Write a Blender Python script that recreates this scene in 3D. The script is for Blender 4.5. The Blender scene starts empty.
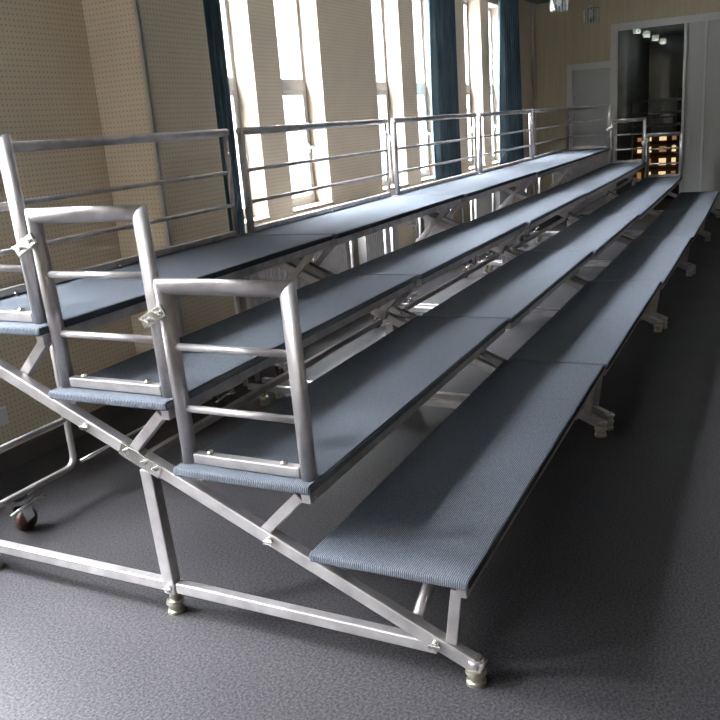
import bpy, bmesh, math, random
from mathutils import Vector, Matrix
random.seed(7)
C = bpy.context.scene
COL = C.collection
V = Vector

# ------------------------------------------------------------------ camera
cam_d = bpy.data.cameras.new('camera')
cam_d.lens = 814.4 / 720 * 36; cam_d.sensor_width = 36; cam_d.clip_start = 0.05; cam_d.clip_end = 200
cam = bpy.data.objects.new('camera', cam_d); COL.objects.link(cam)
_f = V((0.85159252, 0.44614059, -0.27522492)); _r = V((0.44410058, -0.89296697, -0.07338028)); _u = V((0.27850469, 0.05973745, 0.95857528))
m = Matrix.Identity(4)
for i in range(3):
    m[i][0] = _r[i]; m[i][1] = _u[i]; m[i][2] = -_f[i]
m.translation = V((-1.788, -0.6495, 1.508))
cam.matrix_world = m
C.camera = cam

# ------------------------------------------------------------------ sky and daylight
SKY = 100.0
PORTAL = 1.0
w = bpy.data.worlds.new('overcast_sky'); C.world = w; w.use_nodes = True
wn = w.node_tree
for n in list(wn.nodes): wn.nodes.remove(n)
tc = wn.nodes.new('ShaderNodeTexCoord'); sp = wn.nodes.new('ShaderNodeSeparateXYZ')
rp = wn.nodes.new('ShaderNodeValToRGB'); bg = wn.nodes.new('ShaderNodeBackground'); wo = wn.nodes.new('ShaderNodeOutputWorld')
wn.links.new(tc.outputs['Generated'], sp.inputs[0]); wn.links.new(sp.outputs['Z'], rp.inputs[0])
rp.color_ramp.elements[0].position = 0.02; rp.color_ramp.elements[0].color = (0.0125, 0.0127, 0.013, 1)
rp.color_ramp.elements[1].position = 0.62; rp.color_ramp.elements[1].color = (0.96, 0.98, 1.02, 1)
_e = rp.color_ramp.elements.new(0.36); _e.color = (0.038, 0.0385, 0.039, 1)
bg.inputs['Strength'].default_value = SKY
wn.links.new(rp.outputs[0], bg.inputs[0]); wn.links.new(bg.outputs[0], wo.inputs[0])

C.view_settings.view_transform = 'Standard'; C.view_settings.look = 'None'
C.view_settings.gamma = 1; C.view_settings.use_curve_mapping = False
C.view_settings.exposure = 1.25

WIN_Y = 2.68          # inside face of the window wall
# (x0, x1) of every window opening, the first six are in the photograph
WINS = [(2.72, 3.31), (3.65, 4.29), (5.30, 5.90), (6.25, 6.90), (7.76, 8.37), (8.68, 9.30),
        (-.60, .05), (-1.65, -.95), (-2.95, -2.15), (-4.00, -3.20), (-5.20, -4.40)]  # out-of-view windows, invented to match the fall of the shadows
ADDED_BACK_WINS = [(1.0, 2.1)]     # unseen window added behind the camera for fill light, y ranges
WZ0, WZ1, WZT = 0.90, 2.86, 1.86
def portal(x0, x1, z0, z1, y, ang, name):
    l = bpy.data.lights.new(name, 'AREA'); l.shape = 'RECTANGLE'; l.size = x1 - x0; l.size_y = z1 - z0
    l.cycles.is_portal = True
    o = bpy.data.objects.new(name, l); COL.objects.link(o)
    o.location = ((x0 + x1) / 2, y, (z0 + z1) / 2); o.rotation_euler = (math.radians(ang), 0, 0)
for (a, b) in WINS: portal(a, b, WZ0, WZ1, WIN_Y + 0.27, -90, 'window_daylight')
for (a, b) in ADDED_BACK_WINS:
    portal(a, b, WZ0, WZ1, 0, -90, 'window_daylight')
    o = COL.objects[-1]; o.location = (-6.27, (a + b) / 2, (WZ0 + WZ1) / 2); o.rotation_euler = (math.radians(-90), 0, math.radians(90))

# ------------------------------------------------------------------ materials
def mat(name, col, rough=0.5, metal=0.0, spec=0.5, **k):
    mt = bpy.data.materials.new(name); mt.use_nodes = True
    b = mt.node_tree.nodes['Principled BSDF']
    b.inputs['Base Color'].default_value = (*col, 1); b.inputs['Roughness'].default_value = rough
    b.inputs['Metallic'].default_value = metal; b.inputs['Specular IOR Level'].default_value = spec
    for kk, v in k.items(): b.inputs[kk].default_value = v
    return mt, mt.node_tree, b
def N(t, typ, **k):
    n = t.nodes.new(typ)
    for a, v in k.items(): setattr(n, a, v)
    return n
def noise_col(t, b, c1, c2, scale, detail=3, lo=.35, hi=.65, coord='Object', stretch=None):
    tc = N(t, 'ShaderNodeTexCoord'); nz = N(t, 'ShaderNodeTexNoise'); r = N(t, 'ShaderNodeValToRGB')
    nz.inputs['Scale'].default_value = scale; nz.inputs['Detail'].default_value = detail
    r.color_ramp.elements[0].color = (*c1, 1); r.color_ramp.elements[1].color = (*c2, 1)
    r.color_ramp.elements[0].position = lo; r.color_ramp.elements[1].position = hi
    if stretch:
        mp = N(t, 'ShaderNodeMapping'); mp.inputs['Scale'].default_value = stretch
        t.links.new(tc.outputs[coord], mp.inputs[0]); t.links.new(mp.outputs[0], nz.inputs[0])
    else: t.links.new(tc.outputs[coord], nz.inputs[0])
    t.links.new(nz.outputs['Fac'], r.inputs[0])
    if b: t.links.new(r.outputs[0], b.inputs['Base Color'])
    return tc, nz, r
def bump(t, b, src, strength, dist):
    bp = N(t, 'ShaderNodeBump'); bp.inputs['Strength'].default_value = strength; bp.inputs['Distance'].default_value = dist
    t.links.new(src, bp.inputs['Height']); t.links.new(bp.outputs[0], b.inputs['Normal'])
M = {}
M['steel'], t, b = mat('galvanised_steel', (0.60, 0.58, 0.58), 0.36, 0.8)
noise_col(t, b, (0.45, 0.42, 0.425), (0.60, 0.565, 0.57), 14, 4)
nz = N(t, 'ShaderNodeTexNoise'); nz.inputs['Scale'].default_value = 60
mr = N(t, 'ShaderNodeMapRange'); mr.inputs['To Min'].default_value = 0.32; mr.inputs['To Max'].default_value = 0.50
t.links.new(nz.outputs['Fac'], mr.inputs[0]); t.links.new(mr.outputs[0], b.inputs['Roughness'])
M['chrome'], _, _ = mat('polished_chrome', (0.8, 0.8, 0.8), 0.15, 1)
M['bolt'], _, _ = mat('zinc_bolt', (0.75, 0.73, 0.7), 0.25, 1)
M['brass'], _, _ = mat('yellow_zinc', (0.42, 0.39, 0.32), 0.35, 0.9)
M['rubber'], _, _ = mat('dark_rubber', (0.02, 0.02, 0.022), 0.6)
M['wheel'], _, _ = mat('brown_wheel', (0.07, 0.032, 0.028), 0.4)
M['undersheet'], _, _ = mat('plywood_underside', (0.05, 0.045, 0.045), 0.8)

# ribbed carpet
M['carpet'], t, b = mat('ribbed_blue_grey_carpet', (0.16, 0.19, 0.25), 0.95, spec=0.12)
tc = N(t, 'ShaderNodeTexCoord'); wv = N(t, 'ShaderNodeTexWave', bands_direction='Y', wave_profile='SIN')
wv.inputs['Scale'].default_value = 52; wv.inputs['Distortion'].default_value = 1.2; wv.inputs['Detail'].default_value = 2
wv.inputs['Detail Scale'].default_value = 3
t.links.new(tc.outputs['Object'], wv.inputs[0])
nz = N(t, 'ShaderNodeTexNoise'); nz.inputs['Scale'].default_value = 260; nz.inputs['Detail'].default_value = 2
t.links.new(tc.outputs['Object'], nz.inputs[0])
mx = N(t, 'ShaderNodeMath', operation='MULTIPLY'); t.links.new(wv.outputs['Fac'], mx.inputs[0]); t.links.new(nz.outputs['Fac'], mx.inputs[1])
r = N(t, 'ShaderNodeValToRGB'); r.color_ramp.elements[0].color = (0.045, 0.053, 0.069, 1); r.color_ramp.elements[1].color = (0.212, 0.228, 0.266, 1)
r.color_ramp.elements[0].position = 0.0; r.color_ramp.elements[1].position = 0.55
t.links.new(mx.outputs[0], r.inputs[0]); t.links.new(r.outputs[0], b.inputs['Base Color'])
bump(t, b, mx.outputs[0], 0.7, 0.003)

# speckled vinyl floor
M['floor'], t, b = mat('speckled_grey_vinyl', (0.2, 0.2, 0.21), 0.4, spec=0.2)
tc, nz, r = noise_col(t, b, (0.012, 0.0115, 0.0125), (0.072, 0.067, 0.073), 120, 8, .40, .60)
nz2 = N(t, 'ShaderNodeTexNoise'); nz2.inputs['Scale'].default_value = 4
t.links.new(tc.outputs['Object'], nz2.inputs[0])
mr = N(t, 'ShaderNodeMapRange'); nz.inputs['Roughness'].default_value = 0.75
mr.inputs['To Min'].default_value = 0.42; mr.inputs['To Max'].default_value = 0.54
t.links.new(nz2.outputs['Fac'], mr.inputs[0]); t.links.new(mr.outputs[0], b.inputs['Roughness'])

# tan acoustic board with a grid of small perforations
def perforated(name, c1, c2):
    mt, t, b = mat(name, c1, 0.85, spec=0.2)
    tc, nz, r = noise_col(t, None, c1, c2, 2.5, 4, .3, .7)
    sp = N(t, 'ShaderNodeSeparateXYZ'); t.links.new(tc.outputs['Object'], sp.inputs[0])
    sn = N(t, 'ShaderNodeSeparateXYZ'); t.links.new(tc.outputs['Normal'], sn.inputs[0])
    ab = N(t, 'ShaderNodeMath', operation='ABSOLUTE'); t.links.new(sn.outputs['X'], ab.inputs[0])
    gt = N(t, 'ShaderNodeMath', operation='GREATER_THAN'); gt.inputs[1].default_value = .5; t.links.new(ab.outputs[0], gt.inputs[0])
    mu = N(t, 'ShaderNodeMix', data_type='FLOAT'); t.links.new(gt.outputs[0], mu.inputs['Factor']); t.links.new(sp.outputs['X'], mu.inputs['A']); t.links.new(sp.outputs['Y'], mu.inputs['B'])
    ds = []
    for a in (mu.outputs['Result'], sp.outputs['Z']):
        q = N(t, 'ShaderNodeMath', operation='MULTIPLY'); q.inputs[1].default_value = 1 / 0.026; t.links.new(a, q.inputs[0])
        q2 = N(t, 'ShaderNodeMath', operation='FRACT'); t.links.new(q.outputs[0], q2.inputs[0])
        q3 = N(t, 'ShaderNodeMath', operation='SUBTRACT'); q3.inputs[1].default_value = 0.5; t.links.new(q2.outputs[0], q3.inputs[0])
        q4 = N(t, 'ShaderNodeMath', operation='POWER'); q4.inputs[1].default_value = 2; t.links.new(q3.outputs[0], q4.inputs[0])
        ds.append(q4)
    ad = N(t, 'ShaderNodeMath', operation='ADD'); t.links.new(ds[0].outputs[0], ad.inputs[0]); t.links.new(ds[1].outputs[0], ad.inputs[1])
    lt = N(t, 'ShaderNodeMath', operation='LESS_THAN'); lt.inputs[1].default_value = 0.03; t.links.new(ad.outputs[0], lt.inputs[0])
    mx = N(t, 'ShaderNodeMix', data_type='RGBA'); t.links.new(lt.outputs[0], mx.inputs['Factor']); t.links.new(r.outputs[0], mx.inputs['A'])
    mx.inputs['B'].default_value = (c1[0] * .66, c1[1] * .64, c1[2] * .6, 1)
    t.links.new(mx.outputs['Result'], b.inputs['Base Color'])
    return mt
M['wall'] = perforated('perforated_tan_board', (0.68, 0.575, 0.445), (0.74, 0.63, 0.49))
M['paper'], t, b = mat('striped_tan_wallpaper', (0.36, 0.31, 0.2), 0.8, spec=0.2)
noise_col(t, b, (0.47, 0.405, 0.285), (0.55, 0.475, 0.34), 3, 5, .3, .7, stretch=(1, 14, .5))
M['reveal'], _, _ = mat('cream_plaster', (0.30, 0.245, 0.195), 0.6)
M['ceil'], _, _ = mat('matt_grey_ceiling', (0.34, 0.34, 0.33), 0.9)
M['frame'], _, _ = mat('white_window_frame', (0.42, 0.41, 0.40), 0.35)
M['trim'], _, _ = mat('pale_grey_trim', (0.58, 0.58, 0.57), 0.5)
M['alu'], _, _ = mat('aluminium_corner', (0.6, 0.58, 0.56), 0.35, 0.8)
M['base'], _, _ = mat('dark_skirting', (0.10, 0.09, 0.09), 0.5)
M['panel'], t, b = mat('grey_ribbed_panel', (0.30, 0.32, 0.33), 0.7, spec=0.25)
wv = N(t, 'ShaderNodeTexWave', bands_direction='Y'); wv.inputs['Scale'].default_value = 9; wv.inputs['Distortion'].default_value = 0.3
tc = N(t, 'ShaderNodeTexCoord'); t.links.new(tc.outputs['Object'], wv.inputs[0])
r = N(t, 'ShaderNodeValToRGB'); r.color_ramp.elements[0].color = (0.45, 0.455, 0.455, 1); r.color_ramp.elements[1].color = (0.49, 0.495, 0.495, 1)
t.links.new(wv.outputs['Fac'], r.inputs[0]); t.links.new(r.outputs[0], b.inputs['Base Color']); bump(t, b, wv.outputs['Fac'], .12, .003)
M['rad'], _, _ = mat('white_enamel', (0.42, 0.41, 0.405), 0.4)
M['pipe'], _, _ = mat('grey_pipe_paint', (0.40, 0.42, 0.45), 0.4)
M['plastic'], _, _ = mat('white_plastic', (0.75, 0.75, 0.78), 0.4)
M['curtain'], t, b = mat('slate_blue_curtain', (0.07, 0.13, 0.19), 0.9, spec=0.15)
noise_col(t, b, (0.055, 0.088, 0.112), (0.088, 0.135, 0.165), 30, 3, stretch=(1, 1, .1))
b.inputs['Transmission Weight'].default_value = 0.0
M['void'], _, _ = mat('dark_room_paint', (0.20, 0.205, 0.19), 0.8)
M['black'], _, _ = mat('black_cabinet', (0.012, 0.012, 0.014), 0.5)
M['brown'], _, _ = mat('dark_brown_wood', (0.10, 0.035, 0.02), 0.5)
M['greybox'], _, _ = mat('light_grey_box', (0.45, 0.46, 0.5), 0.5, **{'Emission Strength': 0.0})
M['blue'], _, _ = mat('blue_plastic', (0.03, 0.15, 0.45), 0.4)
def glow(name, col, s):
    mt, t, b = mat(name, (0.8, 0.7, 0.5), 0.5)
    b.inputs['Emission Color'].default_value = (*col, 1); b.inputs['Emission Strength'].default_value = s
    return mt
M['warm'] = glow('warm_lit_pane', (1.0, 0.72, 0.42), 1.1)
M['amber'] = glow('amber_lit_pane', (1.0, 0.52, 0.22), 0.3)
M['cool'] = glow('cool_lamp', (0.85, 0.95, 1.0), 0.45)
def mixglass(name, tint, gloss, rough, gcol=(1, 1, 1)):
    mt = bpy.data.materials.new(name); mt.use_nodes = True; t = mt.node_tree
    for n in list(t.nodes): t.nodes.remove(n)
    o = N(t, 'ShaderNodeOutputMaterial'); tr = N(t, 'ShaderNodeBsdfTransparent'); g = N(t, 'ShaderNodeBsdfGlossy'); mx = N(t, 'ShaderNodeMixShader')
    tr.inputs[0].default_value = (*tint, 1); g.inputs['Roughness'].default_value = rough; g.inputs['Color'].default_value = (*gcol, 1); mx.inputs[0].default_value = gloss
    t.links.new(tr.outputs[0], mx.inputs[1]); t.links.new(g.outputs[0], mx.inputs[2]); t.links.new(mx.outputs[0], o.inputs[0])
    return mt
M['pane'] = mixglass('clear_window_glass', (0.95, 0.97, 0.97), 0.05, 0.0)
M['darkglass'] = mixglass('dark_tinted_glass', (0.60, 0.61, 0.59), 0.012, 0.0, (0.9, 0.95, 0.95))
M['crystal'] = mixglass('clear_lamp_glass', (0.86, 0.88, 0.88), 0.18, 0.05)
M['frosted'], _, _ = mat('frosted_glass_rod', (0.85, 0.85, 0.82), 0.3)
M['ground'], _, _ = mat('asphalt', (0.12, 0.12, 0.12), 0.9)

# ------------------------------------------------------------------ mesh helpers
class MB:
    def __init__(s): s.b = bmesh.new()
    def box(s, x0, y0, z0, x1, y1, z1, bev=0, seg=2):
        nb = bmesh.new()
        bmesh.ops.create_cube(nb, size=1)
        for v in nb.verts: v.co = V(((x0 + x1) / 2 + v.co.x * (x1 - x0), (y0 + y1) / 2 + v.co.y * (y1 - y0), (z0 + z1) / 2 + v.co.z * (z1 - z0)))
        if bev: bmesh.ops.bevel(nb, geom=nb.edges[:], offset=bev, segments=seg, affect='EDGES', profile=.5)
        s._add(nb); return s
    def _add(s, nb):
        me = bpy.data.meshes.new('t'); nb.to_mesh(me); nb.free(); s.b.from_mesh(me); bpy.data.meshes.remove(me)
    def bar(s, p, q, wx, h, bev=0.004, side=(1, 0, 0)):
        """rectangular bar from p to q; wx = width along 'side', h = the other width"""
        p, q = V(p), V(q); d = q - p; L = d.length; d.normalize(); a = V(side); a = (a - d * a.dot(d)).normalized(); c = d.cross(a)
        nb = bmesh.new(); bmesh.ops.create_cube(nb, size=1)
        if bev:
            for v in nb.verts: v.co = V((v.co.x * wx, v.co.y * h, v.co.z * L))
            bmesh.ops.bevel(nb, geom=nb.edges[:], offset=bev, segments=2, affect='EDGES', profile=.5)
        else:
            for v in nb.verts: v.co = V((v.co.x * wx, v.co.y * h, v.co.z * L))
        mid = (p + q) / 2
        for v in nb.verts: v.co = mid + a * v.co.x + c * v.co.y + d * v.co.z
        s._add(nb); return s
    def tube(s, pts, r, n=16, cap=True, smooth=True):
        pts = [V(p) for p in pts]; rings = []; up = None
        for i, p in enumerate(pts):
            if i == 0: t = pts[1] - p
            elif i == len(pts) - 1: t = p - pts[i - 1]
            else: t = (pts[i + 1] - p).normalized() + (p - pts[i - 1]).normalized()
            t.normalize()
            if up is None: up = t.orthogonal().normalized()
            else: up = (up - t * up.dot(t)).normalized()
            sd = t.cross(up)
            k = 1.0
            if 0 < i < len(pts) - 1:
                c_ = max(.5, t.dot((p - pts[i - 1]).normalized())); k = 1.0
            rr = r[i] if isinstance(r, (list, tuple)) else r
            rings.append([s.b.verts.new(p + (up * math.cos(2 * math.pi * j / n) + sd * math.sin(2 * math.pi * j / n)) * rr) for j in range(n)])
        for a, b2 in zip(rings, rings[1:]):
            for j in range(n):
                f = s.b.faces.new((a[j], a[(j + 1) % n], b2[(j + 1) % n], b2[j])); f.smooth = smooth
        if cap:
            s.b.faces.new(rings[0][::-1]); s.b.faces.new(rings[-1])
        return s
    def lathe(s, prof, c=(0, 0, 0), n=24, axis='Z', smooth=True):
        c = V(c); rings = []
        for (r, z) in prof:
            rg = []
            for j in range(n):
                a = 2 * math.pi * j / n; x, y = r * math.cos(a), r * math.sin(a)
                p = (x, y, z) if axis == 'Z' else ((z, x, y) if axis == 'X' else (x, z, y))
                rg.append(s.b.verts.new(c + V(p)))
            rings.append(rg)
        for a, b2 in zip(rings, rings[1:]):
            for j in range(n):
                f = s.b.faces.new((a[j], a[(j + 1) % n], b2[(j + 1) % n], b2[j])); f.smooth = smooth
        if prof[0][0] > 1e-5: s.b.faces.new(rings[0][::-1])
        if prof[-1][0] > 1e-5: s.b.faces.new(rings[-1])
        return s
    def build(s, name, m, parent=None, smooth=False):
        bmesh.ops.recalc_face_normals(s.b, faces=s.b.faces[:])
        me = bpy.data.meshes.new(name); s.b.to_mesh(me); s.b.free()
        me.materials.append(m)
        o = bpy.data.objects.new(name, me); COL.objects.link(o)
        if parent: o.parent = parent
        if smooth:
            for p in me.polygons: p.use_smooth = True
        return o
def tag(o, label=None, cat=None, group=None, kind=None):
    if label: o['label'] = label
    if cat: o['category'] = cat
    if group: o['group'] = group
    if kind: o['kind'] = kind
    return o
def empty(name, loc, label, cat, group=None, rz=0):
    o = bpy.data.objects.new(name, None); COL.objects.link(o); o.location = loc; o.rotation_euler = (0, 0, rz)
    o.empty_display_size = .1
    return tag(o, label, cat, group)
def S(o): o['kind'] = 'structure'; return o
def kids(o): return [c for c in COL.objects if c.parent == o]
def copy_tree(o, parent=None, label=None):
    c = o.copy(); COL.objects.link(c)
    if parent: c.parent = parent
    if label: c['label'] = label
    for ch in kids(o): copy_tree(ch, c)
    return c
def arc(c, a, b2, r, a0, a1, n=6):
    """points on an arc, centre c, in the plane of unit vectors a and b2"""
    c, a, b2 = V(c), V(a), V(b2)
    return [c + a * (r * math.cos(math.radians(a0 + (a1 - a0) * i / n))) + b2 * (r * math.sin(math.radians(a0 + (a1 - a0) * i / n))) for i in range(n + 1)]

# ------------------------------------------------------------------ room
XE = 10.9; XB = -6.0; YR = -4.6; ZC = 3.02
S(MB().box(XB, YR, -0.06, XE + 9.2, WIN_Y + .35, 0).build('floor', M['floor']))
S(MB().box(XB - .2, YR - .2, ZC, XE + 9.2, WIN_Y + .35, ZC + .1).build('ceiling', M['ceil']))
wb = MB(); y_ = YR - .2
for (a, b_) in ADDED_BACK_WINS:
    wb.box(XB - .26, y_, -.06, XB, a, ZC); wb.box(XB - .26, a, -.06, XB, b_, WZ0); wb.box(XB - .26, a, WZ1, XB, b_, ZC); y_ = b_
wb.box(XB - .26, y_, -.06, XB, WIN_Y + .35, ZC)
S(wb.build('wall_back', M['paper']))
S(MB().box(XB, YR - .2, -0.06, XE + 9.2, YR, ZC).build('wall_right', M['paper']))
# window wall with real openings
wl = MB(); ys, ye = WIN_Y, WIN_Y + .26
sw = sorted(WINS); x = XB
for (a, b_) in sw:
    wl.box(x, ys, 0, a, ye, ZC); wl.box(a, ys, 0, b_, ye, WZ0); wl.box(a, ys, WZ1, b_, ye, ZC); x = b_
wl.box(x, ys, 0, XE + .2, ye, ZC)
S(wl.build('wall_left', M['wall']))
# column standing proud of the wall beside the first window
S(MB().box(1.735, 2.317, 0, 2.30, WIN_Y, ZC).build('wall_left_column', M['wall']))
S(MB().box(1.728, 2.309, 0, 1.752, 2.319, ZC).box(1.727, 2.309, 0, 1.736, 2.335, ZC).build('trim_1', M['alu']))
S(MB().box(10.70, WIN_Y - .03, 0, 10.75, WIN_Y, ZC).build('trim_2', M['alu']))
S(MB().box(XB, WIN_Y - .012, 0, 1.72, WIN_Y, .10).box(2.31, WIN_Y - .012, 0, 10.69, WIN_Y, .10).build('baseboard_left', M['base']))

# windows
def window(i, a, b_):
    y = WIN_Y + .16
    fr = MB(); t_ = .045
    fr.box(a, y, WZ0, a + t_, y + .06, WZ1, .004).box(b_ - t_, y, WZ0, b_, y + .06, WZ1, .004)
    fr.box(a + t_, y, WZ0, b_ - t_, y + .06, WZ0 + .06, .004).box(a + t_, y, WZ1 - .05, b_ - t_, y + .06, WZ1, .004)
    fr.box(a + t_, y - .005, WZT - .045, b_ - t_, y + .06, WZT + .045, .004)
    o = S(fr.build('window_%d' % i, M['frame']))
    global last_window; last_window = o
    sa = MB(); t2 = .035; z0, z1 = WZ0 + .06, WZT - .045
    sa.box(a + t_, y - .012, z0, a + t_ + t2, y + .04, z1, .004).box(b_ - t_ - t2, y - .012, z0, b_ - t_, y + .04, z1, .004)
    sa.box(a + t_ + t2, y - .012, z0, b_ - t_ - t2, y + .04, z0 + t2, .004).box(a + t_ + t2, y - .012, z1 - t2, b_ - t_ - t2, y + .04, z1, .004)
    sash = sa.build('sash', M['frame'], o)
    hx = b_ - t_ - t2 / 2
    h = MB().box(hx - .012, y - .022, 1.33, hx + .012, y - .012, 1.40, .003).tube([(hx, y - .02, 1.375), (hx, y - .055, 1.37), (hx, y - .06, 1.34), (hx, y - .055, 1.26)], .008, 8).build('window_handle', M['plastic'], sash)
    MB().box(a + t_, y + .028, z0, b_ - t_, y + .032, z1).box(a + t_, y + .028, WZT + .045, b_ - t_, y + .032, WZ1 - .05).build('pane', M['pane'], o)
    MB().box(a + .001, WIN_Y - .015, WZ0, b_ - .001, y, WZ0 + .02, .004).build('window_sill', M['reveal'], o)
    MB().box(a, WIN_Y + .001, WZ0 + .02, a + .006, y, WZ1).box(b_ - .006, WIN_Y + .001, WZ0 + .02, b_, y, WZ1).box(a + .006, WIN_Y + .001, WZ1 - .006, b_ - .006, y, WZ1).build('window_reveal', M['reveal'], o)
for i, (a, b_) in enumerate(WINS): window(i + 1, a, b_)
for i, (a, b_) in enumerate(ADDED_BACK_WINS):
    window(i + 13, a, b_); last_window.rotation_euler = (0, 0, math.radians(90)); last_window.location = (XB + WIN_Y, 0, 0)  # rear window is invented, lets fill light in from behind

# end wall: paper above, framed dark glass and grey panels
ew = MB()
ew.box(XE, 2.20, 0, XE + .15, WIN_Y + .26, ZC)
ew.box(XE, 1.56, 2.12, XE + .15, 2.20, ZC)
ew.box(XE, YR, 2.60, XE + .15, 1.56, ZC)
ew.box(XE, YR, 0, XE + .15, -1.6, 2.60)
S(ew.build('wall_end', M['paper']))
S(MB().box(XE - .025, 2.14, 0, XE + .06, 2.22, 2.14).box(XE - .025, 1.60, 2.06, XE + .06, 2.14, 2.14).box(XE - .03, 1.50, 0, XE + .06, 1.60, 2.62)
  .box(XE - .03, -1.62, 2.53, XE + .06, 1.50, 2.62).box(XE - .03, -1.7, 0, XE + .06, -1.62, 2.62).build('trim_3', M['trim']))
d = S(MB().box(XE + .02, 1.60, 0.01, XE + .06, 2.14, 2.06).build('door_1', M['panel']))
tg = S(MB().box(XE + .012, .625, .0, XE + .02, 1.50, 2.53).build('window_12', M['darkglass']))
MB().box(XE - .01, .585, 0, XE + .05, .625, 2.53, .003).build('window_frame', M['trim'], tg)
d = S(MB().box(XE + .02, .355, .01, XE + .06, .585, 2.53).build('door_2', M['panel']))
MB().box(XE - .012, .33, .01, XE + .06, .355, 2.53, .003).build('door_edge', M['trim'], d)
d = S(MB().box(XE + .01, -1.62, .01, XE + .05, .33, 2.53).build('door_3', M['panel']))
for yy in (-.32, -.97): MB().box(XE - .005, yy - .012, .01, XE + .012, yy + .012, 2.53, .003).build('door_edge', M['trim'], d)
MB().box(XE - .03, -.95, .98, XE - .012, -.93, 1.12, .004).tube([(XE - .012, -.94, 1.0), (XE + .012, -.94, 1.0)], .006, 8).tube([(XE - .012, -.94, 1.1), (XE + .012, -.94, 1.1)], .006, 8).build('door_handle', M['chrome'], d)
S(MB().box(XE - .015, YR, 0, XE, -1.7, .1).box(XE - .015, 2.22, 0, XE, WIN_Y, .1).build('baseboard_end', M['base']))
# dark room behind the glass
S(MB().box(XE + 9.0, -1.7, 0, XE + 9.1, 2.4, ZC).box(XE + .15, 2.3, 0, XE + 9.0, 2.4, ZC).box(XE + .15, -1.7, 0, XE + 9.0, -1.6, ZC).build('wall_dark_room', M['void']))
S(MB().box(XE + .16, -1.6, .001, XE + 9.0, 2.3, .004).build('floor_dark_room', M['void']))
# ground outside, below the windows
S(MB().box(-30, WIN_Y + .4, -3.2, 40, 60, -3.0).build('ground', M['ground']))

# ------------------------------------------------------------------ curtains
def curtain(pts_top, pts_bot, depth, nf, z1, z0, label, y):
    """hanging folds between x ranges at the top and bottom"""
    mb = MB(); nx = nf * 10; nz = 14; grid = []
    for side in (0, 1):
        g = []
        for k in range(nz + 1):
            s_ = k / nz; z = z1 + (z0 - z1) * s_; row = []
            a = pts_top[0] + (pts_bot[0] - pts_top[0]) * s_; b2 = pts_top[1] + (pts_bot[1] - pts_top[1]) * s_
            for i in range(nx + 1):
                u = i / nx
                amp = depth * (0.75 + .25 * math.sin(3 * u + 2 * s_))
                yy = y + amp * math.sin(2 * math.pi * nf * u + .8 * math.sin(2.2 * s_ + 5 * u)) + side * .006
                row.append(mb.b.verts.new((a + (b2 - a) * u, yy, z)))
            g.append(row)
        grid.append(g)
    for side in (0, 1):
        g = grid[side]
        for k in range(nz):
            for i in range(nx):
                f = mb.b.faces.new((g[k][i], g[k][i + 1], g[k + 1][i + 1], g[k + 1][i])); f.smooth = True
    A, B = grid
    for k in range(nz):
        for i in (0, nx): mb.b.faces.new((A[k][i], A[k + 1][i], B[k + 1][i], B[k][i]))
    for k in (0, nz):
        for i in range(nx): mb.b.faces.new((A[k][i], A[k][i + 1], B[k][i + 1], B[k][i]))
    o = mb.build('curtain', M['curtain']); tag(o, label, 'curtain')
    return o
curtain((2.62, 2.84), (2.60, 2.86), .030, 4, 2.98, .86, 'narrow slate blue curtain gathered at the window beside the wall column', 2.595)
curtain((6.54, 7.18), (6.52, 7.24), .040, 8, 2.98, .86, 'wide slate blue curtain hanging between the second and third pairs of windows', 2.60)
curtain((8.96, 9.62), (8.86, 9.86), .045, 8, 2.98, .86, 'slate blue curtain at the last window, nearest the far end wall', 2.60)

# ------------------------------------------------------------------ radiators and pipes
def radiator(x0, x1, label):
    y0, y1, z0, z1 = 2.46, 2.54, .10, .80
    t = empty('radiator', ((x0 + x1) / 2, (y0 + y1) / 2, 0), label, 'radiator')
    L = t.location.copy()
    fin = MB(); n = max(4, int((x1 - x0) / .034)); w_ = (x1 - x0) / n
    for i in range(n):
        fx = x0 + (i + .5) * w_ - L.x
        fin.box(fx - w_ * .38, y0 - L.y, z0, fx + w_ * .38, y1 - L.y, z1, .006)
    fin.build('radiator_fins', M['rad'], t)
    for zz in (z0 + .05, z1 - .05): MB().tube([(x0 - .02 - L.x, 0, zz), (x1 + .02 - L.x, 0, zz)], .017, 10).build('header_pipe', M['rad'], t)
    for xx in (x0 + .05, x1 - .09):
        for zz in (z0 + .1, z1 - .12): MB().box(xx - L.x, y1 - L.y, zz, xx + .04 - L.x, WIN_Y - L.y, zz + .03).build('wall_bracket', M['rad'], t)
radiator(2.62, 3.40, 'white finned radiator under the nearest window, next to the wall column')
radiator(3.52, 4.08, 'white finned radiator in front of the pier under the second window')
radiator(4.42, 5.06, 'white finned radiator just past the first bare stretch of wall')
radiator(5.92, 6.62, 'white finned radiator under the fourth window, below the wide curtain')
radiator(7.36, 8.05, 'white finned radiator seen below the third pair of windows')
radiator(8.25, 8.95, 'white finned radiator farthest along the wall, near the last curtain')
def pipe(x, label, r=.015):
    o = MB().tube([(x, 2.60, .0), (x, 2.60, .85)], r, 10).box(x - .03, 2.60, .5, x + .03, WIN_Y, .53).build('heating_pipe', M['pipe']); tag(o, label, 'pipe', 'vertical heating pipes along the window wall')
for x_, lb in [(2.50, 'vertical heating pipe between the wall column and the nearest radiator'), (4.20, 'vertical heating pipe at the end of the second radiator'),
               (5.16, 'first of two close vertical pipes past the third radiator'), (5.36, 'second of two close vertical pipes past the third radiator'),
               (5.86, 'vertical heating pipe before the radiator below the wide curtain'), (7.26, 'vertical heating pipe before the radiator of the third window pair'),
               (8.15, 'vertical heating pipe between the two farthest radiators'), (9.20, 'vertical heating pipe past the last radiator')]:
    pipe(x_, lb)
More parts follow.
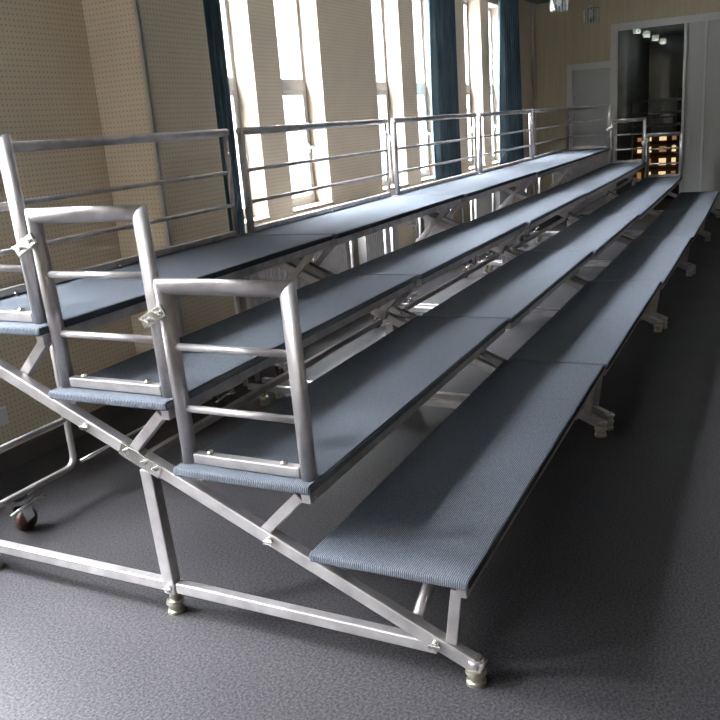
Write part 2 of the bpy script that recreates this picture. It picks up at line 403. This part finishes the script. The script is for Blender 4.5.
o = MB().box(.62, WIN_Y - .012, .23, .78, WIN_Y, .32, .004).box(.65, WIN_Y - .016, .25, .685, WIN_Y - .011, .30, .002).box(.715, WIN_Y - .016, .25, .75, WIN_Y - .011, .30, .002).build('wall_socket', M['plastic'])
tag(o, 'white double wall socket low on the tan perforated wall', 'socket')

# ------------------------------------------------------------------ pendant lamps
def pendant(x, y, zb, label, lit=None):
    t = empty('pendant_lamp', (x, y, zb), label, 'lamp', 'pendant lamps in a row' if not lit else 'pendant lamps behind the dark glass')
    H = (ZC - zb) if not lit else (ZC - zb - .12) / .62
    MB().lathe([(.0, H), (.05, H), (.05, H - .02), (.012, H - .035), (.0, H - .035)]).build('ceiling_rose', M['chrome'], t)
    MB().tube([(0, 0, .2), (0, 0, H - .03)], .004, 8).build('cord', M['alu'], t)
    MB().lathe([(.0, .26), (.018, .25), (.03, .22), (.03, .17), (.02, .15), (.0, .15)]).build('lamp_holder', M['chrome'], t)
    MB().lathe([(.0, .05), (.018, .055), (.03, .08), (.026, .12), (.014, .15), (.0, .15)]).build('bulb', M['plastic'], t)
    sh = MB().lathe([(.104, 0), (.11, 0), (.112, .17), (.106, .17), (.104, 0)], n=32).build('glass_shade', M['crystal'], t)
    dr = MB()
    for k in range(16):
        a = 2 * math.pi * k / 16; dr.tube([(.094 * math.cos(a), .094 * math.sin(a), .0), (.094 * math.cos(a), .094 * math.sin(a), .165)], .006, 6)
    dr.build('glass_rods', M['cool'] if lit else M['frosted'], sh)
    if lit:
        pl = bpy.data.lights.new('pendant_glow', 'POINT'); pl.energy = 2.2; pl.shadow_soft_size = .05; pl.color = (.9, .95, 1)
        po = bpy.data.objects.new('pendant_glow', pl); COL.objects.link(po); po.location = (0, 0, -.06); po.parent = t; t.scale = (.62, .62, .62); t.location.z += .12
    MB().lathe([(.0, .176), (.112, .176), (.112, .17), (.0, .17)], n=32).build('shade_cap', M['chrome'], t)
for x_, lb in [(8.40, 'glass cylinder pendant lamp cut by the top edge of the picture'), (10.2, 'glass cylinder pendant lamp hanging closest to the far end wall')]:
    pendant(x_, 1.74, 2.62, lb)
for x_, lb in [(14.2, 'first of the four small pendant lamps behind the dark glass'), (15.4, 'second of the four small pendant lamps behind the dark glass'),
               (16.6, 'third of the four small pendant lamps behind the dark glass'), (17.8, 'fourth and smallest pendant lamp behind the dark glass')]:
    pendant(x_, 1.74, 2.60, lb, 'lit')

# ------------------------------------------------------------------ risers
DY, DZ, Z1, TD = 0.467, 0.210, 0.344, 0.482
ML = 1.992
TH = .029
def dz(y): return .055 + .452 * y        # centre line of the long diagonal beam
def make_riser(label):
    R = empty('choral_riser', (0, 0, 0), label, 'riser', 'carpeted folding riser sections in one line')
    for i in range(4):
        y0 = i * DY + (.0116 if i == 0 else 0); dpt = TD if i < 3 else .63; z = Z1 + i * DZ
        td = MB().box(-.014, y0, z - TH, ML - .003, y0 + dpt, z, .009, 3).build('tread', M['carpet'], R)
        fr = MB(); zz = z - TH - .0125
        fr.bar((.03, y0 + dpt - .06, zz), (ML - .03, y0 + dpt - .06, zz), .025, .025, .002, side=(0, 1, 0))
        fr.bar((.01, y0 + .030, zz - .006), (ML - .02, y0 + .030, zz - .006), .030, .036, .002, side=(0, 1, 0))
        for xx in (.10, ML / 2, ML - .10): fr.bar((xx, y0 + .074, zz), (xx, y0 + dpt - .074, zz), .025, .025, .002)
        fr.build('tread_frame', M['steel'], td)
    for side, x in ((0, .036), (1, ML - .045)):
        q = 1 if side == 0 else -1
        # long diagonal in two hinged lengths
        ym = 1.09
        lo = MB().bar((x, -.005, dz(-.005)), (x, ym, dz(ym)), .038, .042).build('diagonal_beam', M['steel'], R)
        MB().bar((x, ym + .012, dz(ym + .012)), (x, 2.0, dz(2.0)), .038, .042).build('diagonal_beam', M['steel'], R)
        h = MB()
        h.bar((x - q * .021, ym - .07, dz(ym - .07)), (x - q * .021, ym + .08, dz(ym + .08)), .006, .045, .001)
        for yy in (ym - .05, ym - .01, ym + .06): h.tube([(x - q * .020, yy, dz(yy)), (x - q * .036, yy, dz(yy))], .009, 8)
        h.build('hinge_plate', M['bolt'], R)
        # floor bar and middle leg
        MB().bar((x, .125, .093), (x, 1.035, .100), .034, .036).build('floor_bar', M['steel'], R)
        MB().bar((x, 1.085, .100), (x, 1.93, .102), .034, .036).build('floor_bar', M['steel'], R)
        MB().bar((x, 1.06, .075), (x, 1.085, dz(1.07) - .022), .040, .046).build('middle_leg', M['steel'], R)
        for (yy, zz) in ((.125, .11), (.64, dz(.64)), (1.06, .10), (1.30, dz(1.3)), (1.75, dz(1.75))):
            k = MB()
            k.tube([(x - q * .018, yy, zz), (x - q * .030, yy, zz)], .012, 8)
            k.bar((x - q * .034, yy - .018, zz), (x - q * .034, yy + .018, zz), .006, .012, .002)
            k.build('wing_bolt', M['bolt'], R)
        # struts that carry the front of each tread
        for i in range(4):
            y0 = i * DY; z = Z1 + i * DZ - TH - .026
            if i == 0: p, q_ = (x, y0 + .060, z), (x, y0 + .082, dz(.094) + .02)
            else:
                ln = .135 if i < 3 else (.17 if side == 0 else .30)
                p, q_ = (x, y0 + .06, z), (x, y0 + .06 + ln, z - ln * .98)
                xs = x + q * .036
                if i == 3: p, q_ = (xs, *p[1:]), (xs, *q_[1:])
            MB().bar(p, q_, .030, .034, .003).build('support_strut', M['steel'], R)
        # feet
        for yy in (.018, 1.06, 1.92):
            ft = MB().lathe([(.0, .105 if yy > .5 else .085), (.016, .105 if yy > .5 else .085), (.016, .05), (.027, .048), (.030, .036), (.024, .030), (.024, .016), (.028, .012), (.028, .0), (.0, .0)], (x, yy, 0), 28, 'Z', False).build('levelling_foot', M['brass'], R)
            if yy < .5:
                MB().tube([(x, yy, .080), (x, yy, .058)], .024, 16).build('foot_socket', M['steel'], ft)
    # longitudinal rails tying the end frames
    MB().bar((.068, 1.13, dz(1.13) - .035), (ML - .068, 1.13, dz(1.13) - .035), .025, .025, .003, side=(0, 1, 0)).build('cross_rail', M['steel'], R)
    # bent rear tube frame
    yb = 2.045; ra = .05
    for s in (0, 1):
        f = (lambda x: x) if s == 0 else (lambda x: ML - x)
        pts = [V((f(.03), yb, .165)), V((f(.30), yb, .165))]
        a = arc((f(.56), yb, .215), (1 if s == 0 else -1, 0, 0), (0, 0, 1), .05, -90, 0)
        MB().tube(pts + a + [V((f(.61), yb, .60)), V((f(.61), yb, .895))], .015, 12).build('rear_frame_tube', M['steel'], R)
        MB().tube([(f(.03), yb, .10), (f(.03), yb, .895)], .015, 12).build('rear_post', M['steel'], R)
        MB().tube([(f(.045), yb, .385), (f(.595), yb, .385)], .012, 12).build('rear_crossbar', M['steel'], R)
        MB().bar((f(.045), yb - .03, .102), (f(.045), yb - .11, .102), .03, .03, .002).build('frame_link', M['steel'], R)
    MB().tube([(.64, yb, .168), (ML - .64, yb, .168)], .011, 12).build('rear_rail', M['chrome'], R)
    MB().bar((.58, yb, .885), (ML - .58, yb, .885), .025, .025, .003, side=(0, 1, 0)).build('rear_top_rail', M['steel'], R)
    for xx in (.30, 1.70):
        MBc = MB().box(xx - .035, yb - .03, .143, xx + .035, yb + .03, .150, .002)
        for sy in (-1, 1): MBc.bar((xx - .01, yb + sy * .028, .145), (xx + .01, yb + sy * .028, .055), .045, .004, .001)
        cs = MBc.build('caster', M['chrome'], R)
        MB().lathe([(.0, -.016), (.040, -.016), (.050, -.010), (.050, .010), (.040, .016), (.0, .016)], (xx + .01, yb, .0505), 24, 'Y').build('wheel', M['wheel'], cs)
        MB().tube([(xx - .09, yb - .035, .115), (xx + .09, yb - .035, .135)], .007, 8).box(xx + .05, yb - .05, .115, xx + .09, yb - .02, .122, .002).build('brake_pedal', M['chrome'], cs)
    # folding stays under the treads
    MB().tube([(.067, .20, dz(.20)), (.50, .24, .255)], .018, 12).build('folding_stay', M['steel'], R)
    MB().tube([(ML - .067, .20, dz(.20)), (ML - .50, .24, .255)], .018, 12).build('folding_stay', M['steel'], R)
    MB().bar((.48, .24, .245), (ML - .48, .24, .245), .03, .03, .003, side=(0, 1, 0)).build('stay_rail', M['steel'], R)
    return R
rise = [(0.0, 0.0, .0115), (2.018, .008, .004), (4.032, -.006, .004), (6.046, -.016, .008), (8.060, 0.002, .015)]
rl = ['nearest section of the grey carpeted folding riser, its open end frame facing the viewer',
      'second section of the carpeted folding riser, beyond the nearest one',
      'middle one of the five carpeted folding riser sections',
      'fourth section of the carpeted folding riser, second from the far end wall',
      'farthest section of the carpeted folding riser, nearest the dark glass']
R0 = make_riser(rl[0])
risers = [R0]
for k in range(1, 5): risers.append(copy_tree(R0, None, rl[k]))
for o, (x, y, a) in zip(risers, rise):
    o.location = (x, y, 0); o.rotation_euler = (0, 0, a)

# ------------------------------------------------------------------ guard rails
def clamp_bm(p, dirv):
    p = V(p); d = V(dirv).normalized()
    mb = MB().bar(p - d * .055, p + d * .055, .016, .05, .002)
    return mb
def end_guard(x, i, label, far=False, span=None, clamp=True):
    y0 = i * DY + (.030 if i < 3 or far else .056); y1 = i * DY + (.452 if i < 3 else .585); z = Z1 + i * DZ
    g = 'end guard rails of the risers'
    t = empty('end_guard_rail', (x, (y0 + y1) / 2, z), label, 'guard rail', g)
    yc = (y0 + y1) / 2; a, b2 = y0 - yc, y1 - yc; H = .578 if i < 3 or far else .592; r = .0235
    hc = H - r                                   # mitred corners at the height of the top rail's centre
    for yy, sg in ((a, 1), (b2, -1)):
        p_ = MB().tube([(0, yy, .0), (0, yy, hc)], r, 24); p_.b.verts.ensure_lookup_table()
        for v in p_.b.verts[24:48]: v.co.z = hc - sg * (v.co.y - yy)
        p_.build('post', M['steel'], t)
    p_ = MB().tube([(0, a, hc), (0, b2, hc)], r, 24); p_.b.verts.ensure_lookup_table()
    for v in p_.b.verts[:24]: v.co.y = a - (v.co.z - hc)
    for v in p_.b.verts[24:48]: v.co.y = b2 + (v.co.z - hc)
    p_.build('top_rail', M['steel'], t)
    for zz in (.178, .372): MB().tube([(0, a + r * .8, zz), (0, b2 - r * .8, zz)], .0115, 14).build('mid_rail', M['steel'], t)
    bp = MB().bar((0, a + r, .019), (0, b2 - r, .019), .030, .032, .003).build('base_bar', M['steel'], t)
    for yy in (a + .08, b2 - .08):
        MB().lathe([(.0, .046), (.008, .046), (.011, .040), (.011, .034), (.0, .034)], (0, yy, 0), 10).build('bolt', M['bolt'], bp)
    if clamp:
        c = MB().bar((-.030, b2 - .016, .492), (-.030, b2 + .070, .448), .012, .036, .002).build('clamp', M['bolt'], t)
        for f in (.2, .75):
            kk = MB()
            yy = b2 - .016 + .086 * f; zz = .492 - .044 * f
            kk.tube([(-.036, yy, zz), (-.050, yy, zz)], .0065, 8); kk.bar((-.050, yy - .015, zz - .004), (-.050, yy + .015, zz + .008), .006, .009, .001)
            kk.build('wing_nut', M['chrome'], c)
    if not far: t.rotation_euler = (0, -.030, 0)
    return t
end_guard(.035, 1, 'short steel guard rail on the second tread, lowest of the three near ones')
end_guard(.035, 2, 'short steel guard rail on the third tread, middle of the three near ones')
end_guard(.035, 3, 'steel end guard rail on the top tread, cut by the left picture edge', clamp=False)
XF = 8.060 + ML - .035
for i, lb in ((1, 'small steel guard rail at the far end of the second tread, before the dark glass'), (2, 'small steel guard rail at the far end of the third tread'),
              (3, 'small steel guard rail at the far end of the top tread, before the grey panel')):
    o = end_guard(XF, i, lb, far=True, clamp=(i < 3)); o.location.y += .03

def back_rail(label):
    t = empty('back_guard_rail', (0, 0, 0), label, 'guard rail', 'back guard rails along the top tread')
    z = Z1 + 3 * DZ; y = 3 * DY + .590; H = .574; a, b2 = .055, ML - .030
    MB().tube([(a, y, z), (a, y, z + H - .03)], .021, 18).build('post', M['steel'], t)
    MB().tube([(b2, y, z), (b2, y, z + H - .03)], .014, 14).build('post', M['steel'], t)
    MB().tube([(a - .018, y, z + H - .02), (b2 + .012, y, z + H - .02)], .0205, 18).build('top_rail', M['steel'], t)
    for zz in (.17, .345): MB().tube([(a + .02, y, z + zz), (b2 - .012, y, z + zz)], .0105, 12).build('mid_rail', M['steel'], t)
    bb = MB().bar((a + .02, y, z + .018), (b2 - .014, y, z + .018), .028, .030, .003, side=(0, 1, 0)).build('base_bar', M['steel'], t)
    for xx in (a + .35, ML / 2, b2 - .25): MB().lathe([(.0, .014), (.008, .014), (.010, .0), (.0, .0)], (xx, y - .028, z + .0005), 10).build('bolt', M['bolt'], bb)
    h = MB().tube([(b2 - .012, y - .012, z + .47), (b2 - .03, y - .03, z + .46), (b2 - .032, y - .035, z + .43)], .006, 8).tube([(b2 - .03, y - .03, z + .46), (b2 - .055, y - .03, z + .472)], .005, 8)
    h.build('latch_hook', M['chrome'], t)
    return t
bl = ['back guard rail on the top tread nearest the viewer, before the tan wall column', 'back guard rail on the top tread in front of the first two windows',
      'back guard rail on the top tread in front of the wide blue curtain', 'back guard rail on the top tread in front of the last blue curtain',
      'back guard rail on the top tread, farthest, running up to the end wall panel']
B0 = back_rail(bl[0]); brs = [B0] + [copy_tree(B0, None, bl[k]) for k in range(1, 5)]
for o, (x, y, a) in zip(brs, rise):
    o.location = (x, y, 0); o.rotation_euler = (0, 0, a)

# ------------------------------------------------------------------ things behind the dark glass
cx = XE + 1.6
cab = empty('lit_shelf_unit', (cx, 1.0, 0), 'dark brown shelf unit with rows of small warm lit panes behind the dark glass', 'shelf')
y0, y1 = -.42, .50
bd = MB()
zs = [.02, .28, .50, .71, .90, 1.03]
for z in zs: bd.box(0, y0, z - .012, .35, y1, z + .012)
for yy in (y0, y1): bd.box(0, yy - .012, 0, .35, yy + .012, 1.04)
bd.box(.33, y0, 0, .35, y1, 1.04).build('carcass', M['brown'], cab)
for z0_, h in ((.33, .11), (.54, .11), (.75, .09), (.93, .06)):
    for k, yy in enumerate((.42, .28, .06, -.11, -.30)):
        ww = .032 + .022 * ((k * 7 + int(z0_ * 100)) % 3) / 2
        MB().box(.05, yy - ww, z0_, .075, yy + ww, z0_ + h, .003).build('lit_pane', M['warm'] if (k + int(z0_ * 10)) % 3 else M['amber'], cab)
o = MB().box(cx, .90, 1.043, cx + .3, 1.24, 1.29, .01).build('grey_case', M['greybox']); tag(o, 'pale grey case on top of the lit shelf unit behind the dark glass', 'case')
o = MB().box(cx + .02, 1.14, 1.291, cx + .12, 1.22, 1.35, .006).build('blue_box', M['blue']); tag(o, 'tiny blue box standing on the pale grey case behind the dark glass', 'box')
o = MB().box(cx + .45, .45, .005, cx + .8, .90, 1.72, .01).build('black_cabinet', M['black']); tag(o, 'tall black cabinet beside the lit shelf unit behind the dark glass', 'cabinet')
o = MB().tube([(cx - .1, -1.5, 1.17), (cx - .1, 1.55, 1.17)], .018, 10).tube([(cx - .1, -1.5, 1.36), (cx - .1, 1.55, 1.36)], .018, 10).tube([(cx - .1, -1.5, 1.55), (cx - .1, 1.55, 1.55)], .018, 10)  # rails modelled here in place of the guard rails' reflection in the glass
for yy in (-1.45, 1.52): o.tube([(cx - .1, yy, 0), (cx - .1, yy, 1.55)], .022, 10)
o = o.build('reflection_rails', M['steel']); tag(o, 'three steel rails behind the dark glass, standing in for the reflection of the guard rails', 'reflected railing')
